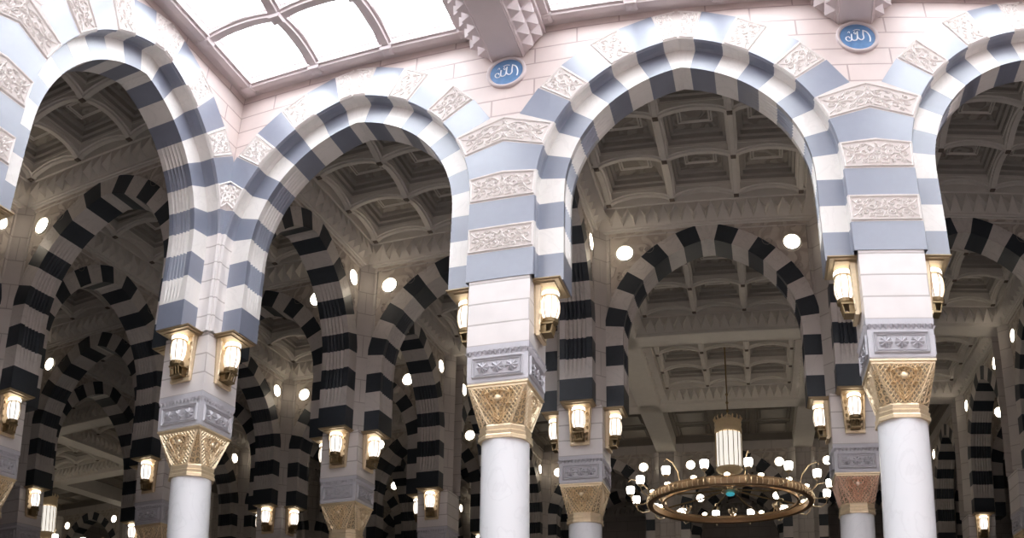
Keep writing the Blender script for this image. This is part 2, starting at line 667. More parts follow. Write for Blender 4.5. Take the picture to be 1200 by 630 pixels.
def col_capital():
    b = MB('gold_dark')
    zt, zb = CAP - .07, 5.87
    b.rings([octa(.35, .19, zb), octa(.46, .44, zt)])
    # gilded lattice and emblem on the four wide faces, scrolls on the corner faces
    b.mat('gold')
    for k in range(4):
        rot = Matrix.Rotation(k * PI / 2, 3, 'Z')

        def F(u, v):      # u: -1..1 across, v: 0..1 up
            hw = .19 + (.44 - .19) * v
            y = -(.35 + .11 * v) - .002
            return rot @ Vector((u * hw, y, zb + (zt - zb) * v))
        nrm = rot @ Vector((0, -1, -.18)).normalized()
        H = zt - zb

        def xy(x, z):
            v = z / H
            return F(x / (.19 + .25 * v), v)
        stp = .068
        for sg in (1, -1):
            for i in range(-14, 15):
                # line x = i*stp + sg*(z - H/2)*.8, clipped to the trapezoid
                pts = []
                for j in range(25):
                    z = H * j / 24
                    x = i * stp + sg * (z - H / 2) * .75
                    if abs(x) <= (.19 + .25 * z / H) - .012:
                        pts.append(xy(x, z))
                if len(pts) > 2:
                    b.ridge([pts[0], pts[-1]], nrm, .012, .015)
        for u in (-1, 1):
            b.ridge([F(u * .97, 0), F(u * .97, 1)], nrm, .02, .022)
        # emblem: shield of scrolls with a round boss
        for sg in (1, -1):
            b.ridge([xy(sg * x, z * H) for x, z in ((.0, .1), (.06, .2), (.1, .42), (.17, .62), (.2, .8), (.12, .88), (0, .93))], nrm, .017, .035)
            b.ridge([xy(sg * x, z * H) for x, z in ((.0, .02), (.05, .1), (.13, .3), (.22, .55), (.27, .8), (.2, .97))], nrm, .012, .03)
            b.ridge([xy(sg * x, z * H) for x, z in ((.02, .3), (.07, .5), (.04, .56))], nrm, .012, .03)
            for c, r in (((.06, .4), .045), ((.1, .6), .05), ((.05, .22), .03), ((.15, .74), .04), ((.22, .86), .035), ((.04, .82), .03), ((.16, .48), .03)):
                b.ridge([xy(sg * x, z) for x, z in spiral((c[0], c[1] * H), r, .008, .5, 8, 14)], nrm, .01, .03)
        cc = xy(0, .7 * H)
        b.rings([[cc + nrm * d + (rot @ Vector((math.cos(a) * r, 0, math.sin(a) * r))) for a in [2 * PI * i / 12 for i in range(12)]] for r, d in ((.06, .0), (.056, .03), (.035, .05), (.012, .055))])
        # corner face
        rot2 = rot

        def G(u, v):
            a = Vector((.19 + .25 * v, -(.35 + .11 * v), zb + H * v))
            c = Vector((.35 + .11 * v, -(.19 + .25 * v), zb + H * v))
            return rot2 @ (a.lerp(c, (u + 1) / 2) + Vector((.002, -.002, 0)))
        n2 = rot2 @ Vector((1, -1, -.1)).normalized()
        for v, r in ((.1, .07), (.26, .065), (.42, .055), (.56, .045), (.69, .035), (.8, .025)):
            for sg in (1, -1):
                wv = .113 * (1 - v) + .014 * v
                pts = [G(max(-.95, min(.95, sg * (.45 + x / max(wv, .03)))), v + z / H) for x, z in spiral((0, 0), r, .006, 0, sg * 8, 14)]
                b.ridge(pts, n2, .009, .02)
        b.ridge([G(0, 0), G(0, 1)], n2, .012, .02)
    return b.mesh('capital')


def col_collar():
    b = MB('gold')
    z = SHAFT
    b.rings([octa(.385, .20, z), octa(.388, .20, z + .05), octa(.375, .19, z + .07), octa(.385, .20, z + .12), octa(.36, .185, z + .14), octa(.37, .195, z + .2), octa(.35, .19, z + .24)])
    return b.mesh('collar')


def col_abacus():
    b = MB('gold')

    def sq(h, z):
        return [(-h, -h, z), (h, -h, z), (h, h, z), (-h, h, z)]
    b.rings([sq(.455, CAP - .08), sq(.47, CAP - .07), sq(.47, CAP - .035), sq(.49, CAP - .03), sq(.49, CAP)])
    return b.mesh('abacus')


def frieze():
    b = MB('grey')

    def sq(h, z):
        return [(-h, -h, z), (h, -h, z), (h, h, z), (-h, h, z)]
    z0, z1 = CAP, FRZ
    b.rings([sq(.47, z0), sq(.485, z0 + .03), sq(.49, z1 - .17)], True, False)
    b.rings([sq(.49, z1 - .17), sq(.47, z1 - .16), sq(.47, z1 - .12), sq(.50, z1 - .1), sq(.505, z1)], False, True)
    for k in range(4):
        rot = Matrix.Rotation(k * PI / 2, 3, 'Z')
        y = -.492
        # raised frame of the panel
        za, zb, xa = z0 + .1, z1 - .22, .40
        for off, wd, h in ((0, .016, .03), (.04, .01, .014)):
            loop = [(-xa + off, y, za + off), (xa - off, y, za + off), (xa - off, y, zb - off), (-xa + off, y, zb - off), (-xa + off, y, za + off)]
            for p, q in zip(loop, loop[1:]):
                b.ridge([rot @ Vector(p), rot @ Vector(q)], rot @ Vector((0, -1, 0)), wd, h)
        # three leafy rosettes
        for cx in (-.23, 0, .23):
            for a in range(-90, 271, 45):
                r = math.radians(a)
                c = Vector((cx, y, (za + zb) / 2))
                tip = c + Vector((math.cos(r) * .10, 0, math.sin(r) * .085))
                b.ridge([rot @ c, rot @ c.lerp(tip, .5), rot @ tip], rot @ Vector((0, -1, 0)), .026, .034)
        # row of small pendants under the top moulding
        n = 12
        for i in range(n):
            x = -.49 + .98 * (i + .5) / n
            q = [Vector((x - .04, -.485, z1 - .09)), Vector((x + .04, -.485, z1 - .09)), Vector((x, -.48, z1 - .175)), Vector((x, -.545, z1 - .1))]
            b.add([rot @ v for v in q], [(0, 1, 2), (0, 2, 3), (1, 3, 2), (0, 3, 1)])
            b.add([rot @ Vector((px, -.515, pz)) for px, pz in ((x - .03, z1 - .09), (x + .03, z1 - .09), (x + .03, z1 - .02), (x - .03, z1 - .02))], [(0, 1, 2, 3)])
    return b.mesh('frieze_block')


def pier_mesh():
    """plain stone courses of the pier, then the core that climbs between the arches"""
    b = MB('pier')
    h = .5
    b.rings([[(-h, -h, z), (h, -h, z), (h, h, z), (-h, h, z)] for z in (FRZ, Z0 + .01)])
    b.mat('in_wall')
    k1, k2 = .36, .66
    o = [(k2, -k1), (k2, k1), (k1, k2), (-k1, k2), (-k2, k1), (-k2, -k1), (-k1, -k2), (k1, -k2)]
    return b, o


def core(b, quads, top=12.8):
    """diagonal fill between neighbouring walls, seen from the given corners (sx, sy)"""
    b.mat('in_wall')
    for sx, sy in quads:
        P = [(.5 * sx, .34 * sy), (.34 * sx, .5 * sy)]
        a, c = (.52 * sx, .33 * sy), (.33 * sx, .52 * sy)
        # face of the pier corner itself, carried up
        pts = [(.34 * sx, .34 * sy), (.60 * sx, .34 * sy), (.34 * sx, .60 * sy)]
        lo = [(x, y, Z0) for x, y in pts]
        hi = [(x, y, top) for x, y in pts]
        b.rings([lo, hi])


mesh_shaft, mesh_base, mesh_cap, mesh_collar, mesh_abacus, mesh_frieze = col_shaft(), col_base(), col_capital(), col_collar(), col_abacus(), frieze()


def pier_me(kind):
    b, _ = pier_mesh()
    if kind == 'inner':
        core(b, [(1, 1), (1, -1), (-1, 1), (-1, -1)])
    elif kind == 'front':         # hall on the -y side
        core(b, [(1, 1), (-1, 1)])
        b.mat('pier')
        b.box(-.49, .49, -.49, .3, Z0, 12.5)
    elif kind == 'left':          # hall on the +x side
        core(b, [(-1, 1), (-1, -1)])
        b.mat('pier')
        b.box(-.3, .49, -.49, .49, Z0, 12.5)
    elif kind == 'corner':
        core(b, [(-1, 1), (-1, -1), (1, 1)])
        b.mat('pier')
        b.box(-.3, .5, -.5, .3, Z0, 10.0)
    return b.mesh('pier')


PIER = {k: pier_me(k) for k in ('inner', 'front', 'left', 'corner')}


# ------------------------------------------------------------------ lantern (hangs on a pier face; built facing -y, origin on the face at z = 0 = springing)
def lantern_parts():
    out = []
    b = MB('gold_mid')     # tapered back plate with a raised rim
    T, B = (.265, -.045), (.215, -.90)
    b.rings([[(-.215, 0, -.90), (.215, 0, -.90), (.265, 0, -.045), (-.265, 0, -.045)], [(-.215, -.03, -.90), (.215, -.03, -.90), (.265, -.03, -.045), (-.265, -.03, -.045)]])
    for sg in (1, -1):
        for c, rr_ in (((.17, -.2), .05), ((.18, -.36), .045), ((.165, -.52), .04), ((.15, -.66), .035), ((.14, -.78), .03)):
            b.ridge([(sg * x, -.03, z) for x, z in spiral(c, rr_, .008, .5, 8, 12)], (0, -1, 0), .012, .03)
    out.append(('back_plate', b.mesh('back_plate'), 'ornate gold back plate'))
    b = MB('gold')
    for sg in (1, -1):   # side rims lean outwards, scalloped like leaves
        b.add([(sg * .215, -.03, -.90), (sg * .18, -.03, -.90), (sg * .225, -.03, -.05), (sg * .265, -.03, -.05),
               (sg * .215, -.07, -.90), (sg * .18, -.07, -.90), (sg * .225, -.11, -.05), (sg * .265, -.11, -.05)],
              [(0, 1, 2, 3), (4, 5, 6, 7), (0, 4, 7, 3), (1, 5, 6, 2), (0, 1, 5, 4), (3, 2, 6, 7)])
        b.ridge([(sg * (.2 + .03 * i / 8 + (.012 if i % 2 else 0)), -.075 - .035 * i / 8, -.85 + .75 * i / 8) for i in range(9)], (0, -1, 0), .014, .02)
    b.box(-.215, .215, -.09, -.03, -.93, -.87)
    out.append(('frame', b.mesh('frame'), 'raised gold frame'))
    b = MB('gold_old')     # cornice under the arch
    for h, y, z0, z1 in ((.37, -.45, -.018, 0), (.34, -.42, -.04, -.018), (.28, -.34, -.06, -.04)):
        b.box(-h, h, y, 0, z0, z1)
    out.append(('cornice', b.mesh('cornice'), ''))
    n = 8
    b = MB('glow_cap')
    b.lathe([(.14, -.165), (.15, -.16), (.15, -.12), (.14, -.10)], 16, (0, -.2, 0), PI / 16)
    out.append(('lamp_tube', b.mesh('lamp_tube'), 'glowing white upper lamp'))
    b = MB('glow')
    prof = [(.09, -.59), (.12, -.54), (.145, -.45), (.15, -.34), (.14, -.25), (.12, -.20)]
    b.lathe(prof, 16, (0, -.2, 0), PI / 16)
    out.append(('glass_shade', autosmooth(b.mesh('glass_shade'), 60), 'glowing faceted glass shade'))
    b = MB('gold')
    for i in range(8):
        a = 2 * PI * (i + .5) / 8
        b.tube([(math.cos(a) * (r + .006), -.2 + math.sin(a) * (r + .006), z) for r, z in prof], .010, 5)
    b.lathe([(.13, -.2), (.155, -.185), (.14, -.17)], 16, (0, -.2, 0))
    out.append(('rib', b.mesh('rib'), ''))
    b = MB('bronze')   # bracket: cup, little columns, foot
    b.lathe([(.09, -.68), (.13, -.655), (.135, -.61), (.125, -.59)], 16, (0, -.2, 0))
    b.box(-.12, .12, -.28, -.03, -.70, -.67)
    b.box(-.11, .11, -.24, -.03, -.86, -.83)
    for x in (-.09, -.03, .03, .09):
        b.tube([(x, -.235, -.83), (x, -.25, -.76), (x, -.265, -.70)], .014, 6)
    b.box(-.1, .1, -.16, -.03, -.83, -.7)
    out.append(('bracket', b.mesh('bracket'), 'dark bronze bracket'))
    return out


LANT = lantern_parts()


def lantern(x, y, face, label, group):
    if (round(x + face[0] * .5, 1), round(y + face[1] * .5, 1)) not in LANTERNS:
        return None
    """face: outward direction (dx, dy) of the pier face that carries it"""
    rz = math.atan2(face[1], face[0]) + PI / 2
    o = bpy.data.objects.new('wall_lantern', None)
    COL.objects.link(o)
    o.empty_display_size = .2
    o.location = (x + face[0] * .5, y + face[1] * .5, Z0)
    o.rotation_euler = (0, 0, rz)
    o['label'], o['category'] = label, 'wall lantern'
    o['group'] = group
    for nm, me, lb in LANT:
        link(nm, me, o, label=lb)
    return o


# ------------------------------------------------------------------ round wall lamp
def down_meshes():
    b = MB('ceiling')
    n = 28
    b.rings([[(r * math.cos(2 * PI * i / n), y, r * math.sin(2 * PI * i / n)) for i in range(n)] for r, y in ((.235, 0), (.235, -.03), (.2, -.045), (.185, -.03))], False, False)
    rim = autosmooth(b.mesh('rim'))
    b = MB('down')
    b.rings([[(r * math.cos(2 * PI * i / n), y, r * math.sin(2 * PI * i / n)) for i in range(n)] for r, y in ((.19, -.01), (.18, -.04), (.12, -.055))])
    return rim, autosmooth(b.mesh('lens'))


RIM, LENS = down_meshes()


def round_lamp(x, y, face, label, group):
    if not any(abs(x - a) < .12 and abs(y - b) < .12 for a, b in ROUND_LAMPS):
        return None
    o = bpy.data.objects.new('round_wall_lamp', None)
    COL.objects.link(o)
    o.location = (x, y, 12.18)
    o.rotation_euler = (0, 0, math.atan2(face[1], face[0]) + PI / 2)
    o['label'], o['category'], o['group'] = label, 'lamp', group
    link('rim', RIM, o)
    link('lens', LENS, o, label='glowing warm white lens')
    return o


# ------------------------------------------------------------------ ceilings
def cornice_side(b, prof, teeth, L=3.0, zoff=0, depth=.2, n=17):
    """one moulding along the -y side of a bay, prof = [(distance from the grid line, z)], mitred at the corners"""
    for (d0, z0), (d1, z1) in zip(prof, prof[1:]):
        b.quad((-(L - d0), -(L - d0), z0), (L - d0, -(L - d0), z0), (L - d1, -(L - d1), z1), (-(L - d1), -(L - d1), z1))
    if teeth:
        (d0, z0), (d1, z1) = teeth
        x0, x1 = L - d0, L - d1
        nv = Vector((0, -(z1 - z0), -(d1 - d0)))
        nv = Vector((0, (z1 - z0), -(d1 - d0))).normalized()
        w = 2 * x1 / n
        for i in range(n):
            xa, xb = -x1 + w * i, -x1 + w * (i + 1)
            p = [Vector((xa, -(L - d1), z1)), Vector((xb, -(L - d1), z1)), Vector(((xa + xb) / 2, -(L - d0), z0))]
            ap = (p[0] + p[1]) / 2 * .4 + p[2] * .6 + nv * depth
            b.add(p + [ap], [(0, 1, 3), (1, 2, 3), (2, 0, 3)])



def rib_grid(b, znode, rise, ztop, hw=.085, ext=2.35, flat_edge=False):
    nodes = (-2.25, -.75, .75, 2.25)

    def zb(t):
        # arched between nodes
        for a, c in zip(nodes, nodes[1:]):
            if a <= t <= c:
                u = (t - a) / (c - a)
                return znode + rise * math.sin(PI * u) ** .7 if 0 < u < 1 else znode
        return znode
    ts = sorted(set([-ext, ext] + [n + k * 1.5 / 8 for n in nodes[:-1] for k in range(9)]))
    for axis in (0, 1):
        for c in nodes:
            P = []
            for t in ts:
                z = znode if flat_edge and abs(c) > 2 else zb(t)
                sec = [(c - hw, ztop), (c - hw, z + .05), (c - hw * .6, z + .045), (c - hw * .5, z), (c + hw * .5, z), (c + hw * .6, z + .045), (c + hw, z + .05), (c + hw, ztop)]
                P.append([((u, t, zz) if axis == 0 else (t, u, zz)) for u, zz in sec])
            b.rings(P, True, True, False)


def tile_regular():
    cor = MB('ceiling')
    prof = [(.34, 12.76), (.40, 12.77), (.40, 12.81), (.44, 12.82), (.44, 12.86), (.62, 13.3), (.66, 13.31), (.66, 13.56), (.85, 13.56)]
    for k in range(4):
        tmp = MB('ceiling')
        cornice_side(tmp, prof, ((.44, 12.87), (.62, 13.29)))
        rot = Matrix.Rotation(k * PI / 2, 3, 'Z')
        cor.add([rot @ Vector(v) for v in tmp.v], tmp.f)
    rib = MB('ceiling')
    rib_grid(rib, 13.3, .19, 14.0, .10, 2.36)
    for x in (-2.25, -.75, .75, 2.25):
        for y in (-2.25, -.75, .75, 2.25):
            rib.mat('boss')
            rib.rings([[(x - r, y - r, z), (x + r, y - r, z), (x + r, y + r, z), (x - r, y + r, z)] for r, z in ((.06, 13.31), (.05, 13.285), (.02, 13.27))])
    pan = MB('ceiling')
    for cx in (-1.5, 0, 1.5):
        for cy in (-1.5, 0, 1.5):
            pan.mat('ceiling')
            rr = [(.70, 13.60), (.63, 13.60), (.63, 13.66)]
            pan.rings([[(cx - r, cy - r, z), (cx + r, cy - r, z), (cx + r, cy + r, z), (cx - r, cy + r, z)] for r, z in rr], False, False)
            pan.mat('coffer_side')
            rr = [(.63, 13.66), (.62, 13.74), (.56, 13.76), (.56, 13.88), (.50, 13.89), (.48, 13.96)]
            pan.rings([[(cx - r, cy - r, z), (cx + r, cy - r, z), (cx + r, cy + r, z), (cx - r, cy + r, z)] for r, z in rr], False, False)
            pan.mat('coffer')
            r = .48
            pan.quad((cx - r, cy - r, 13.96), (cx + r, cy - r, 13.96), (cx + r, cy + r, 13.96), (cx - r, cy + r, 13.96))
            pan.mat('ceiling')
            for r in (.36, .30):
                loop = [(cx - r, cy - r * .7, 13.96), (cx + r, cy - r * .7, 13.96), (cx + r, cy + r * .7, 13.96), (cx - r, cy + r * .7, 13.96), (cx - r, cy - r * .7, 13.96)]
                for p, q in zip(loop, loop[1:]):
                    pan.ridge([p, q], (0, 0, -1), .02, .025)
    pan.mat('ceiling')
    for sx in (1, -1):     # margin between the outer ribs and the cornice
        pan.box(sx * 2.2 if sx > 0 else -3, 3 if sx > 0 else -2.2, -3, 3, 13.56, 14.08)
    for sy in (1, -1):
        pan.box(-2.2, 2.2, 2.2 if sy > 0 else -3, 3 if sy > 0 else -2.2, 13.56, 14.08)
    return cor.mesh('cornice'), rib.mesh('ribs'), pan.mesh('coffered_panel')


T_COR, T_RIB, T_PAN = tile_regular()


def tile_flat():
    """flat ceiling with plain raised fields, its unlit look put into the colour, over the far end of the dark halls"""
    b = MB('painted')  # dark brown standing in for the lack of light, not painted boards
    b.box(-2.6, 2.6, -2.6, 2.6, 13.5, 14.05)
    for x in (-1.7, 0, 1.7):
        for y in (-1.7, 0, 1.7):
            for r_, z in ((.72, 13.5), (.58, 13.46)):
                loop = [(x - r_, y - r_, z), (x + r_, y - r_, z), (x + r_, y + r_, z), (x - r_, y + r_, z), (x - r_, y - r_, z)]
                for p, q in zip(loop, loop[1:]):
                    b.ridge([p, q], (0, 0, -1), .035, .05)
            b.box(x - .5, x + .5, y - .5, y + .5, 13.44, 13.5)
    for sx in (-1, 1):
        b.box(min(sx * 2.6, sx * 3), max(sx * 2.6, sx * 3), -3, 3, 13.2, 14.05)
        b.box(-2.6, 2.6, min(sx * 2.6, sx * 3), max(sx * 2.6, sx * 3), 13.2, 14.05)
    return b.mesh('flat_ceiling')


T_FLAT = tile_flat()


def ceiling_bay(cx, cy):
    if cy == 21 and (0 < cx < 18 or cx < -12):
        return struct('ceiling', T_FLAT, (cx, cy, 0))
    o = struct('ceiling', T_PAN, (cx, cy, 0))
    link('cornice', T_COR, o)
    link('ribs', T_RIB, o)
    return o


def skylight_meshes():
    rib = MB('hall_plaster')
    rib_grid(rib, 13.5, .14, 13.86, .125, 2.4, True)
    for x in (-2.25, -.75, .75, 2.25):
        for y in (-2.25, -.75, .75, 2.25):
            rib.rings([[(x - r, y - r, z), (x + r, y - r, z), (x + r, y + r, z), (x - r, y + r, z)] for r, z in ((.12, 13.54), (.10, 13.475), (.04, 13.455))])
    for s in (1, -1):
        a, c = (2.3, 3.0) if s > 0 else (-3.0, -2.3)
        rib.box(a, c, -3, 3, 13.56, 13.86)
        rib.box(-2.3, 2.3, a, c, 13.56, 13.86)
    fr = MB('hall_plaster')
    gl = []
    for cx in (-1.5, 0, 1.5):
        for cy in (-1.5, 0, 1.5):
            fr.rings([[(cx - r, cy - r, z), (cx + r, cy - r, z), (cx + r, cy + r, z), (cx - r, cy + r, z)] for r, z in ((.66, 13.68), (.61, 13.7), (.61, 13.86))], False, False)
            gl.append((cx, cy))
    g = MB('glass')
    g.box(-.66, .66, -.66, .66, 13.80, 13.812)
    return rib.mesh('ribs'), fr.mesh('glazing_frame'), g.mesh('pane'), gl


K_RIB, K_FR, K_GL, K_POS = skylight_meshes()
wn = 0
for ix in range(3):
    for iy in range(3):
        wn += 1
        o = struct('window_%d' % wn, K_RIB, (3 + 6 * ix, -3 - 6 * iy, 0))
        link('glazing_frame', K_FR, o)
        for cx, cy in K_POS:
            link('pane', K_GL, o, (cx, cy, 0))


def beam_mesh(L, z0, hw, ztop, mat, teeth=True, prof=None):
    """ceiling beam along x, half length L, with a studded cornice on both sides"""
    b = MB(mat)
    b.box(-L, L, -hw, hw, z0, ztop)
    b.ridge([(-L, -hw + .03, z0), (L, -hw + .03, z0)], (0, 0, -1), .02, .02)
    b.ridge([(-L, hw - .03, z0), (L, hw - .03, z0)], (0, 0, -1), .02, .02)
    if teeth:
        n = int(2 * L / .29)
        w = 2 * L / n
        ya, za, yb, zb = hw + .02, z0 + .06, hw + .33, z0 + .5
        for s in (1, -1):
            b.quad((-L, s * hw, z0 + .03), (L, s * hw, z0 + .03), (L, s * yb, zb), (-L, s * yb, zb))
            b.box(-L, L, min(s * yb, s * (yb + .05)), max(s * yb, s * (yb + .05)), zb - .02, zb + .12)
            for i in range(n):
                x0 = -L + w * i
                for (a0, c0, a1, c1) in (((ya), za, (ya + yb) / 2, (za + zb) / 2), ((ya + yb) / 2, (za + zb) / 2, yb, zb)):
                    sh = 0
                    p = [Vector((x0 + .02, s * a0, c0)), Vector((x0 + w - .02, s * a0, c0)), Vector((x0 + w - .02, s * a1, c1)), Vector((x0 + .02, s * a1, c1))]
                    ap = sum(p, Vector()) / 4 + Vector((0, s * .1, -.1))
                    b.add(p + [ap], [(0, 1, 4), (1, 2, 4), (2, 3, 4), (3, 0, 4)])
    return b.mesh('beam')


bm1 = beam_mesh(8.5, 12.9, .31, 13.85, 'hall_plaster')
for i, x in enumerate((6, 12)):
    struct('trim_%d' % (1 + i), bm1, (x, -9, 0), PI / 2)
bm2 = beam_mesh(2.4, 12.9, .31, 13.85, 'hall_plaster')
tn = 2
for y in (-6, -12):
    for x in (3, 9, 15):
        tn += 1
        struct('trim_%d' % tn, bm2, (x, y, 0))

